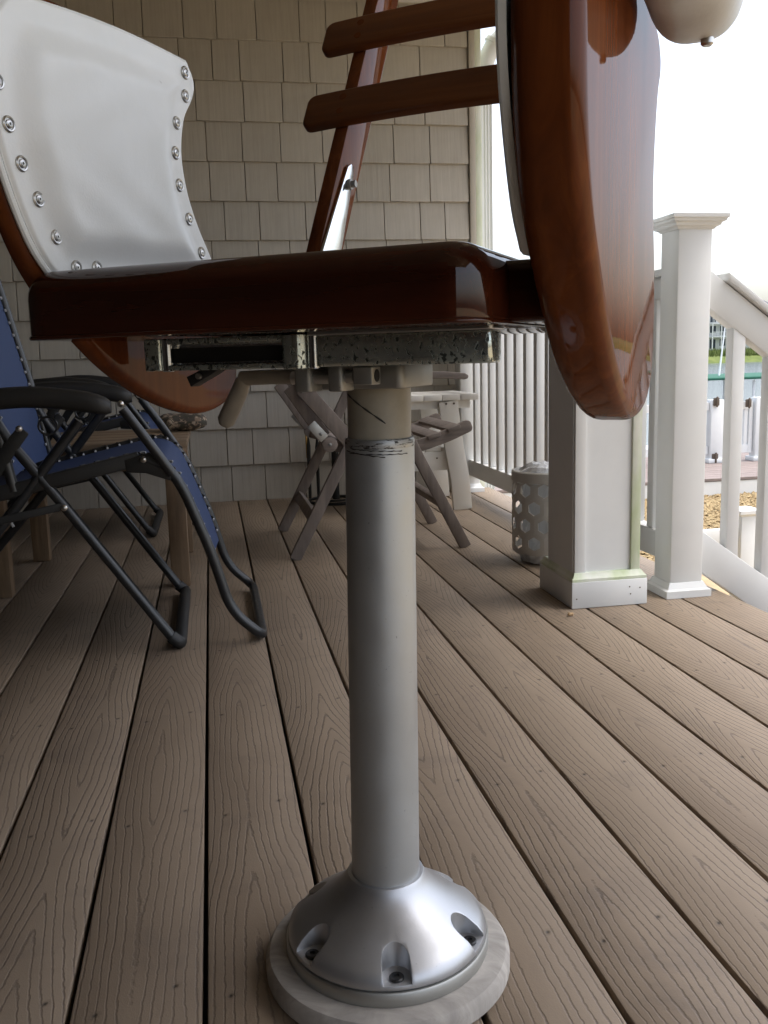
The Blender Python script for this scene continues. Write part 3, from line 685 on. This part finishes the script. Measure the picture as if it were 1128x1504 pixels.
PADO = [(p.x,p.y) for p in catmull([(-.182,1.022),(-.208,.985),(-.213,.915),(-.202,.862),(-.174,.800),(-.141,.765),(-.05,.760),(.06,.762),(.150,.775),(.126,.814),(.102,.848),(.084,.885),(.077,.925),(.088,.969),(.107,.996),(.110,1.015),(.098,1.033),(.060,1.038),(-.01,1.033),(-.11,1.025)], 6)]
FC = catmull([(-.141,.764),(-.174,.800),(-.202,.862),(-.213,.915),(-.208,.980),(-.180,1.020)], 12, False)
BC = catmull([(.152,.772),(.126,.814),(.102,.848),(.084,.885),(.077,.925),(.086,.965),(.106,.993),(.111,1.012),(.098,1.034)], 9, False)
def along(c, f):
    ls = [0]
    for i in range(1, len(c)): ls.append(ls[-1]+(c[i]-c[i-1]).length)
    q = f*ls[-1]
    for i in range(1, len(c)):
        if q <= ls[i]+1e-9: return c[i-1].lerp(c[i], (q-ls[i-1])/(ls[i]-ls[i-1]))
    return c[-1]
def sstep(x, a, b): x = min(1, max(0, (x-a)/(b-a))); return x*x*(3-2*x)
def pad(side):
    """upholstered panel on the inner face; side -1: left arm (faces right), +1: right arm (faces left)"""
    s0 = -.273 if side < 0 else .1985; sg = 1 if side < 0 else -1; N = 64
    fr = [.5-.5*math.cos(math.pi*i/N) for i in range(N+1)]
    g = [[along(FC, v).lerp(along(BC, v), u) for u in fr] for v in fr]
    for v, row in zip(fr, g):
        for u, p in zip(fr, row): p.y += .006*math.sin(math.pi*u)*v
    bd = [g[i][0] for i in range(N+1)]+g[N]+[g[i][N] for i in range(N+1)]+g[0]
    rows = []; puff = .0205 if side < 0 else .013; sh = 0 if side < 0 else .003
    for row in g:
        rr = []
        for p in row:
            d = min((p-q).length for q in bd)
            h = .0062+.0030*sstep(d,0,.004)+(puff-.0092)*sstep(d,.020,.056)+.0014*sstep(d,.010,.014)*(1-sstep(d,.014,.022))*0
            h += .0011*math.sin(p.x*61+2*math.sin(p.y*37))*math.sin(p.y*53+1.3)*sstep(d,.02,.06)
            rr.append((s0+sg*h, p.x+sh*(1-p.x/.1), p.y))
        rows.append(rr)
    mb = MB(); mb.rings(rows, False, False)
    loop = rows[0]+[r[-1] for r in rows[1:]]+rows[-1][::-1][1:]+[r[0] for r in rows[::-1]][1:-1]
    mb.rings([loop, [(s0, p[1], p[2]) for p in loop]], True, False)
    return mb
SN = [(-.209,.936),(-.200,.902),(-.188,.870),(-.170,.841),(-.150,.809),(-.125,.782),(-.094,.784),(.093,1.018),(.091,.992),(.070,.958),(.064,.924),(.068,.889),(.084,.853),(.106,.816)]
for side in (-1, 1):
    lo, hi = (-.301,-.2735) if side < 0 else (.199,.254)
    L('arm_panel', MB().slab(ao if side < 0 else ao_r, lo, hi, *((.012,.010) if side < 0 else (.019,.015)), lambda a,b,h: (h,a,b), 8), M['mahog_z'], smooth=60)
    pd = L('arm_pad', pad(side), M['vinyl'], smooth=70)
    s0 = -.273 if side < 0 else .1985; sg = 1 if side < 0 else -1
    pip = [(s0+sg*.003, p.x-.003, p.y) for p in FC]
    if side < 0: L('piping', MB().tube(pip, .0035, 8), M['vinyl'], pd)
    if side < 0:
        for (t_, z_) in SN:
            x = s0+.0094; dx = .004 if t_ < 0 else -.006
            t2, z2 = t_+dx*.55, z_
            sn = MB()
            sn.rings([[(x+h, t2+r*math.cos(2*math.pi*k/20), z2+r*math.sin(2*math.pi*k/20)) for k in range(20)] for r, h in ((.0074,-.001),(.0074,.0010),(.0064,.0020),(.0052,.0017),(.0048,.0008))])
            sn.rings([[(x+h, t2+r*math.cos(2*math.pi*k/14), z2+r*math.sin(2*math.pi*k/14)) for k in range(14)] for r, h in ((.0040,.0008),(.0040,.0018),(.0030,.0024),(.0013,.0024),(.0010,.0010))])
            L('snap', sn, M['steel'], pd)
    # rounded bolster along the outer top of the arm
    bo_c = (-.342 if side < 0 else .302)
    rg = []
    for q in range(29):
        u = q/28; t_ = -.235+.395*u; e = math.sqrt(max(.02, 1-abs(2*u-1)**7))
        rg.append([(bo_c+.044*e*math.copysign(abs(math.cos(2*math.pi*k/40))**.8, math.cos(2*math.pi*k/40)), t_, 1.012+.040*e*math.sin(2*math.pi*k/40)+.0012*math.sin(u*22+math.cos(2*math.pi*k/40)*2)) for k in range(40)])
    bl = L('arm_bolster', MB().rings(rg), M['gvinyl'], smooth=80)
    L('bolster_snap', MB().lathe([(.004,-.003),(.006,-.001),(.006,.004)], (bo_c+(.01 if side > 0 else -.01),.10,.9705), 14), M['steel'], bl)
# back: two leaning posts, slats, chrome brackets
lean = math.atan2(.236, .395); lx, lz = math.sin(lean), math.cos(lean)
def on_post(d, s, f=0): return Vector((s, .266+d*lx-f*lz*0+0, .773+d*lz))
nrm = Vector((0, lz, -lx))        # perpendicular to the post, pointing away and down
for s in (-.213, .133):
    a = on_post(0, s); b = on_post(.62, s)
    L('back_post', MB().bar([a+nrm*.032, b+nrm*.032], .022, .064, (1,0,0)), M['mahog_z'], bevel=.003)
    sx = s+.0115
    tri = [(.004,.012),(.010,.045),(.155,.029),(.163,.024),(.158,.018),(.13,.014)]
    brk = L('post_bracket', MB().rings([[(h, on_post(dd,s).y+nrm.y*f, on_post(dd,s).z+nrm.z*f) for dd, f in ((-.004,-.006),(-.004,.062),(.130,.047),(.226,.036),(.237,.031),(.237,.023),(.226,.016),(.13,.006))] for h in (sx,sx+.005)]), M['polish'], bevel=.001)
    q = on_post(.205, s)+nrm*.029
    L('bracket_bolt', MB().tube([(sx+.005,q.y,q.z),(sx+.009,q.y,q.z),(sx+.0091,q.y,q.z),(sx+.016,q.y,q.z)], [.0075,.0075,.005,.005], 12), M['cast'], brk)
for dd in (.309,.452,.595):
    o_ = rrect(-.272,-.030,.192,.030,.014,5)
    def sf(a, b, h, dd=dd):
        ctr = on_post(dd+b+.010*(1-((a+.04)/.23)**2), 0); return (a, ctr.y-nrm.y*h, ctr.z-nrm.z*h)
    # subdivide the long sides so that the slat's slight arch shows
    oo = []
    for i in range(len(o_)):
        p, q = Vector(o_[i]), Vector(o_[(i+1)%len(o_)]); n = max(1, int((q-p).length/.03))
        for k in range(n): oo.append(tuple(p.lerp(q, k/n)))
    sl_ = L('back_slat', MB().slab(oo, .0005, .016, .003, .005, sf, 4), M['slat'])
    for s in (-.213,.133):
        for b in (-.012,.014):
            c = sf(s, b, .0161); L('plug', MB().rings([[(s+.0055*math.cos(k*.6283), c[1]+lx*.0055*math.sin(k*.6283)-nrm.y*h, c[2]+lz*.0055*math.sin(k*.6283)-nrm.z*h) for k in range(10)] for h in (-.001,.0003)]), M['mahog_z'], sl_)

# ------------------------------------------------------------------ ZERO-GRAVITY LOUNGERS
LX, LYN, LYF = -.30, 2.215, 2.745
def lounger(label, group, back=((-.455,.405),(-.488,.60),(-.552,.887),(-.62,1.16))):
    t = thing('recliner_chair', (LX,(LYN+LYF)/2,0), 0, label, 'lounge chair', group)
    r = .0125
    def U(name, near, mat=M['black_tube'], rad=r):
        far = [(x, LYF, z) for x, z in near][::-1]; nr = [(x, LYN, z) for x, z in near]
        return obj(name, MB().tube(fillet(nr+far, .045, 5), rad, 12), mat, t)
    U('leg_frame', [(-.49,.585),(-.46,.525),(-.347,.363),(-.125,.030),(-.108,.0135)])
    U('rear_leg_frame', [(-.30,.56),(-.49,.325),(-.755,.030),(-.772,.0135)])
    U('footrest_frame', [(-.172,.470),(-.104,.438),(-.075,.385),(-.022,.237),(.012,.110),(.035,.070),(.092,.016)])
    U('back_frame', list(back))
    U('leg_grip', [(-.128,.034),(-.108,.0150)], M['black_pad'], .0160)
    for Y in (LYN, LYF):
        dY = -.028 if Y == LYN else .028
        obj('seat_rail', MB().bar([(-.62,Y,.372),(-.485,Y,.402),(-.365,Y,.427),(-.172,Y,.468)], .02, .034), M['black_pad'], t, bevel=.005)
        obj('arm_strut', MB().tube(fillet([(-.200,Y+dY,.585),(-.150,Y+dY,.510),(-.100,Y+dY*.5,.430)], .02), .0115, 12), M['black_tube'], t)
        obj('knee_bracket', MB().bar([(-.205,Y+dY*.3,.452),(-.155,Y+dY*.3,.458),(-.098,Y+dY*.3,.428)], .006, [.03,.05,.034]), M['black_pad'], t, bevel=.003)
        obj('back_bracket', MB().bar([(-.53,Y+dY*.3,.395),(-.455,Y+dY*.3,.505),(-.42,Y+dY*.3,.545)], .008, [.028,.034,.028]), M['black_pad'], t, bevel=.004)
        obj('cross_brace', MB().bar([(-.70,Y+dY*.4,.300),(-.52,Y+dY*.4,.335),(-.350,Y+dY*.4,.366)], .006, .018), M['black_pad'], t, bevel=.002)
        am = catmull([(-.80,.560),(-.62,.600),(-.46,.617),(-.377,.617),(-.29,.606),(-.225,.590)], 4, False)
        nn = len(am); rg = []
        for i, p in enumerate(am):
            e = min(1, math.sqrt(max(.05, 1-max(0, (i-(nn-4))/3.6)**2)))
            rg.append([(p.x, Y+dY+.030*e*math.copysign(abs(math.cos(a))**.6, math.cos(a)), p.y+.024*e*math.copysign(abs(math.sin(a))**.7, math.sin(a))) for a in (2*math.pi*k/16 for k in range(16))])
        obj('armrest', MB().rings(rg), M['black_pad'], t)
        for (x, z) in ((-.163,.466),(-.347,.363),(-.43,.548),(-.205,.596)):
            yy = Y+(-.034 if Y == LYN else .034)
            s_ = -1 if Y == LYN else 1
            obj('rivet', MB().rings([[(x+rr*math.cos(k*.6283), Y+s_*h, z+rr*math.sin(k*.6283)) for k in range(10)] for rr, h in ((.0075,.010),(.0075,.0165),(.005,.019),(.001,.020))]), M['steel'], t)
        # lock ring under the armrest
        cx, cz = -.365, .553
        obj('lock_ring', MB().tube([(cx+.020*math.cos(a), Y+dY, cz+.020*math.sin(a)) for a in (2*math.pi*k/20 for k in range(20))]+[(cx+.020,Y+dY,cz)], .0028, 6), M['black_tube'], t)
    # fabric sheets with sag and lacing
    def sheet(name, path, y0, y1, sag):
        mb = MB(); rows = []
        n = 10
        for i, (x, z) in enumerate(path):
            ta = Vector((path[min(i+1,len(path)-1)][0]-path[max(i-1,0)][0], path[min(i+1,len(path)-1)][1]-path[max(i-1,0)][1])).normalized()
            nx, nz = ta.y, -ta.x
            rows.append([(x+nx*sag*math.sin(math.pi*k/n), y0+(y1-y0)*k/n, z+nz*sag*math.sin(math.pi*k/n)) for k in range(n+1)])
        mb.rings(rows, False, False)
        lo = [[(x+.0016, y, z-.0022) for x, y, z in rw] for rw in rows]; mb.rings(lo, False, False)
        return obj(name, mb, M['blue'], t)
    path = [tuple(p) for p in catmull([(-.60,.385),(-.485,.408),(-.365,.434),(-.25,.460),(-.16,.474),(-.108,.452),(-.078,.395),(-.025,.250),(-.004,.170)], 5, False)]
    fs = sheet('seat_fabric', path, LYN+.034, LYF-.034, .015)
    bp = [tuple(p) for p in catmull([tuple(Vector(back[0]).lerp(Vector(back[1]), .15))]+list(back[1:3])+[tuple(Vector(back[2]).lerp(Vector(back[3]), .93))], 6, False)]
    fb_ = sheet('back_fabric', bp, LYN+.034, LYF-.034, -.02)
    for pth, par in ((path, fs), (bp, fb_)):
        lc = MB(); ey = MB(); acc = 0; last = Vector(pth[0]); d = 0
        for i in range(1, len(pth)):
            a, b = Vector(pth[i-1]), Vector(pth[i]); Ls = (b-a).length; s = 0
            while d+(Ls-s) >= .034:
                s += .034-d; d = 0; q = a.lerp(b, min(1, s/Ls))
                for Y, sg in ((LYN,1),(LYF,-1)):
                    lc.tube([(q.x-.006,Y+sg*.002,q.y+.006),(q.x,Y+sg*.018,q.y+.007),(q.x+.004,Y+sg*.036,q.y+.004)], .0034, 6)
                    ey.tube([(q.x+.004,Y+sg*.037,q.y+.001),(q.x+.005,Y+sg*.042,q.y+.0045)], .0030, 8)
            d += Ls-s
        obj('lacing', lc, M['black_pad'], par); WM[par]; stuff(obj('eyelets', ey, M['lace'], par))
    obj('bungee', MB().tube([(-.484,LYN+.03,.352),(-.478,LYN+.03,.335),(-.470,LYN+.03,.318)], .0035, 6), M['lace'], t)
    return t
lg = lounger('blue and black zero gravity recliner nearest the camera at the left edge', 'folding recliners on the left of the porch')
l2 = lounger('second blue recliner by the shingle wall, mostly hidden behind the wooden side table', 'folding recliners on the left of the porch', ((-.455,.405),(-.60,.47),(-.86,.56),(-1.12,.66)))
l2.location = Vector(lg.location)+Vector((-.15,1.52,0))

# ------------------------------------------------------------------ wooden side table and camouflage cushion
tb = thing('side_table', (-.38,3.15,0), 0, 'low brown wooden side table between the two blue recliners', 'table')
TX0, TX1, TY0, TY1, TZ = -.70, -.092, 2.855, 3.44, .452
for i in range(5):
    y0 = TY0+(TY1-TY0)*i/5
    obj('top_board', MB().box((TX0-.02,y0+.002,TZ-.022),(TX1+.012,y0+(TY1-TY0)/5-.002,TZ)), M['oak'], tb, bevel=.003)
obj('apron', MB().box((TX0+.03,TY0+.012,TZ-.085),(TX1-.03,TY0+.034,TZ-.0225)), M['oak'], tb); obj('apron', MB().box((TX1-.036,TY0+.04,TZ-.085),(TX1-.014,TY1-.04,TZ-.0225)), M['oak'], tb)
for x, y in ((TX1-.032,TY0+.030),(TX1-.032,TY1-.035),(TX0+.05,TY0+.035),(TX0+.075,TY1-.03)):
    obj('leg', MB().box((x-.028,y-.026,.001),(x+.028,y+.026,TZ-.0225)), M['oak_z'], tb, bevel=.003)
cu = MB(); rg = []
for q in range(17):
    u = q/16; e = max(.12, (1-abs(2*u-1)**5))**.5
    rg.append([(-.185+.165*u, 3.28+.062*e*math.cos(2*math.pi*k/20)*(1+.06*math.sin(u*19+k)), TZ+.031+(.030*e+.003*math.sin(u*13+k*1.3))*math.sin(2*math.pi*k/20)) for k in range(20)])
tag(obj('cushion', cu.rings(rg), M['camo'], smooth=80), 'rolled camouflage cloth cushion lying on the corner of the wooden side table', 'cushion')

# ------------------------------------------------------------------ folding teak chair
tk = thing('folding_chair', (.57,3.42,0), 0, 'weathered grey teak folding armchair with slatted seat behind the pedestal', 'chair')
for Y, o in ((3.14,0),(3.70,0)):
    sg = 1 if Y < 3.4 else -1
    obj('leg', MB().bar([(.252,Y,.001),(.474,Y,.421),(.565,Y,.600)], .024, .040), M['teak_z'], tk, bevel=.003)
    obj('leg', MB().bar([(.872,Y+sg*.028,.001),(.676,Y+sg*.028,.389),(.560,Y+sg*.028,.605)], .024, .040), M['teak_z'], tk, bevel=.003)
    obj('seat_rail', MB().bar(catmull([(.375,Y+sg*.055,.402),(.46,Y+sg*.055,.376),(.56,Y+sg*.055,.362),(.68,Y+sg*.055,.366),(.80,Y+sg*.055,.398),(.875,Y+sg*.055,.428),(.905,Y+sg*.055,.440)], 4, False), .022, [.044]*21+[.044,.042,.036,.02]), M['teak'], tk, bevel=.004)
    obj('back_stile', MB().bar([(.300,Y-sg*.026,.590),(.455,Y-sg*.026,.405)], .022, .052), M['teak_z'], tk, bevel=.003)
    obj('back_stile', MB().bar([(.262,Y+sg*.035,.592),(.375,Y+sg*.035,.420)], .022, .046), M['teak_z'], tk, bevel=.003)
    obj('arm', MB().bar([(.28,Y,.615),(.60,Y,.622),(.80,Y,.618),(.862,Y,.612),(.875,Y,.610)], .055, [.022,.024,.024,.022,.010]), M['teak'], tk, bevel=.004)
    hp = obj('hinge_plate', MB().bar([(.295,Y-sg*.0405,.588),(.345,Y-sg*.0405,.596)], .004, .030), M['rim'], tk, bevel=.001)
    obj('hinge_plate', MB().bar([(.322,Y-sg*.0395,.470),(.368,Y-sg*.0395,.418)], .004, .034), M['rim'], tk, bevel=.001)
    ear = MB().rings([[(.385+rr*math.cos(k*.314), Y-sg*h, .398+rr*math.sin(k*.314)) for k in range(20)] for rr, h in ((.026,.012),(.026,.040),(.023,.042))]); obj('hinge_ear', ear, M['teak'], tk)
    for (x, z) in ((.320,.592),(.355,.435),(.385,.398)):
        obj('bolt', MB().rings([[(x+rr*math.cos(k*.6283), Y-sg*h, z+rr*math.sin(k*.6283)) for k in range(10)] for rr, h in ((.006,.041),(.006,.0445),(.003,.046))]), M['cast'], tk)
obj('stretcher', MB().bar([(.325,3.152,.140),(.325,3.688,.140)], .040, .022, (.47,0,.88)), M['teak'], tk, bevel=.003)
obj('stretcher', MB().bar([(.795,3.18,.160),(.795,3.66,.160)], .040, .022, (-.45,0,.88)), M['teak'], tk, bevel=.003)
sp_ = catmull([(.40,.412),(.46,.393),(.56,.380),(.68,.384),(.80,.416),(.885,.448)], 4, False)
for i in range(7):
    k = 1+i*2.75; a = sp_[int(k)].lerp(sp_[min(int(k)+1,20)], k-int(k)); tdir = (sp_[min(int(k)+1,20)]-sp_[int(k)]).normalized()
    obj('seat_slat', MB().bar([(a.x,3.17,a.y),(a.x,3.67,a.y)], .048, .014, (tdir.x,0,tdir.y)), M['teak'], tk, bevel=.003)

# ------------------------------------------------------------------ white side table, iron stand, cord, lantern, nut
wt = thing('white_table', (.9,4.13,0), 0, 'white painted slatted side table with a lower shelf in the corner of the porch', 'table')
WZ = .515
for i in range(6):
    x0 = .66+.083*i; obj('top_slat', MB().box((x0+.0012,3.955,WZ-.026),(x0+.0818,4.39,WZ)), M['painted'], wt, bevel=.002)
obj('top_rail', MB().box((.69,3.985,WZ-.062),(1.125,4.005,WZ-.0265)), M['painted'], wt); obj('top_rail', MB().box((.69,4.34,WZ-.062),(1.125,4.36,WZ-.0265)), M['painted'], wt)
for Y in (3.972, 4.374):
    for s in (-1, 1):
        c = .905
        pts = [(c+s*.115,Y,WZ-.030),(c+s*.125,Y,.40),(c+s*.142,Y,.27),(c+s*.165,Y,.14),(c+s*.176,Y,.001)]
        obj('leg', MB().bar(catmull(pts, 4, False), .022, .085), M['painted'], wt, bevel=.002)
obj('shelf_apron', MB().box((.70,3.985,.180),(1.06,4.003,.262)), M['painted'], wt, bevel=.002)
for i in range(5):
    x0 = .70+.073*i; obj('shelf_slat', MB().box((x0+.0015,3.99,.2625),(x0+.0715,4.37,.282)), M['painted'], wt, bevel=.002)
obj('screw_heads', MB().tube([(1.010,3.9605,.475),(1.010,3.958,.475)], .005, 8).tube([(1.045,3.9605,.475),(1.045,3.958,.475)], .005, 8).tube([(.97,3.984,.235),(.97,3.982,.235)], .004, 8), M['hinge'], wt)

st = thing('iron_stand', (.56,4.42,0), 0, 'dark wrought iron stand with a ring base and upright spikes against the wall', 'stand')
obj('base_ring', MB().tube([(.56+.125*math.cos(a), 4.40+.125*math.sin(a), .008) for a in (2*math.pi*k/36 for k in range(37))], .007, 8).tube([(.56+.07*math.cos(a), 4.40+.07*math.sin(a), .014) for a in (2*math.pi*k/36 for k in range(37))], .005, 8), M['iron'], st)
obj('stem', MB().tube([(.57,4.42,.01),(.57,4.42,.42)], .017, 12), M['iron'], st)
for x, h in ((.448,.330),(.490,.325)):
    obj('spike', MB().tube([(x,4.47,.012),(x,4.47,.15),(x+.002,4.47,h-.06),(x+.002,4.47,h)], [.007,.009,.010,.0015], 8), M['iron'], st)
cd_ = MB().tube(fillet([(.372,4.585,.545),(.40,4.585,.575),(.435,4.585,.552),(.395,4.585,.540),(.47,4.585,.548),(.56,4.585,.55)], .012), .004, 8).tube([(.447,4.580,.55),(.449,4.578,.42),(.452,4.578,.20)], .0045, 8)
tag(obj('hanging_cord', cd_, M['cord']), 'yellow cord hanging down the shingle wall behind the teak chair', 'cord')

ln = thing('lantern', (1.074,2.885,0), 0, 'round white woven lantern with hexagonal openings beside the porch column', 'lantern')
LR = .112
def lprof(z): return LR*(1-.10*max(0,(.06-z)/.06)**2 - .05*max(0,(z-.24)/.04)**2)
def weave():
    mb = MB(); n = 11; rows = 4; zh = .058
    for r in range(-1, rows+1):
        for c in range(n):
            ca = 2*math.pi*(c+(.5 if r % 2 else 0))/n; zc = .062+r*zh+.012
            sz = 2*math.pi*LR/n/math.sqrt(3); out, inn = [], []
            for k in range(6):
                a = math.pi/2+math.pi/3*k; hx, hz = sz/LR*math.cos(a), sz*math.sin(a)*zh/(1.5*sz)
                out.append((ca+hx, zc+hz)); inn.append((ca+hx*.60, zc+hz*.60))
            def pt(q, off): z = min(max(q[1], .035), .272); rr = lprof(z)+off; return (1.074+rr*math.cos(q[0]), 2.885+rr*math.sin(q[0]), z)
            if zc-.03 > .27 or zc+.03 < .035: continue
            mb.rings([[pt(q,0) for q in out],[pt(q,.003) for q in out],[pt(q,.003) for q in inn],[pt(q,0) for q in inn],[pt(q,0) for q in out]], True, False)
    return mb
obj('woven_shell', weave(), M['lantern'], ln, smooth=25)
obj('top_band', MB().lathe([(LR-.004,.272),(LR+.004,.272),(LR+.004,.302),(LR,.306),(LR-.006,.306),(LR-.006,.272)], (1.074,2.885,0), 40, False), M['lantern'], ln)
ft = MB(); n = 44
ft.rings([[(1.074+(r+random.uniform(-.004,.004))*math.cos(2*math.pi*k/n), 2.885+(r+random.uniform(-.004,.004))*math.sin(2*math.pi*k/n), z+random.uniform(-.003,.003)) for k in range(n)] for r, z in ((.086,.005),(.090,.018),(.092,.036),(.08,.04))])
obj('foot', ft, M['glasswrap'], ln, smooth=15)
obj('liner', MB().rings([[(1.074+(.075+random.uniform(-.007,.007))*math.cos(2*math.pi*k/26), 2.885+(.075+random.uniform(-.007,.007))*math.sin(2*math.pi*k/26), z+random.uniform(-.006,.006)) for k in range(26)] for z in (.042,.075,.11,.15,.19,.23,.265,.300)]), M['liner'], ln, smooth=0)
obj('liner_top', MB().rings([[(1.074+(r+random.uniform(-.006,.006))*math.cos(2*math.pi*k/22), 2.885+(r+random.uniform(-.006,.006))*math.sin(2*math.pi*k/22), z+random.uniform(-.004,.004)) for k in range(22)] for r, z in ((.09,.300),(.075,.318),(.05,.328),(.02,.322))]), M['glasswrap'], ln, smooth=0)
np_ = P(838,902,2,.006)
tag(obj('peanut', MB().tube([np_+Vector((-.008,.001,0)),np_+Vector((-.006,.001,0)),np_+Vector((-.002,0,0)),np_+Vector((.001,0,0)),np_+Vector((.005,-.001,0)),np_+Vector((.008,-.001,0))], [.001,.0045,.0048,.0038,.0047,.001], 10), M['nut'], smooth=80), 'small peanut lying on the deck in front of the white column', 'nut')
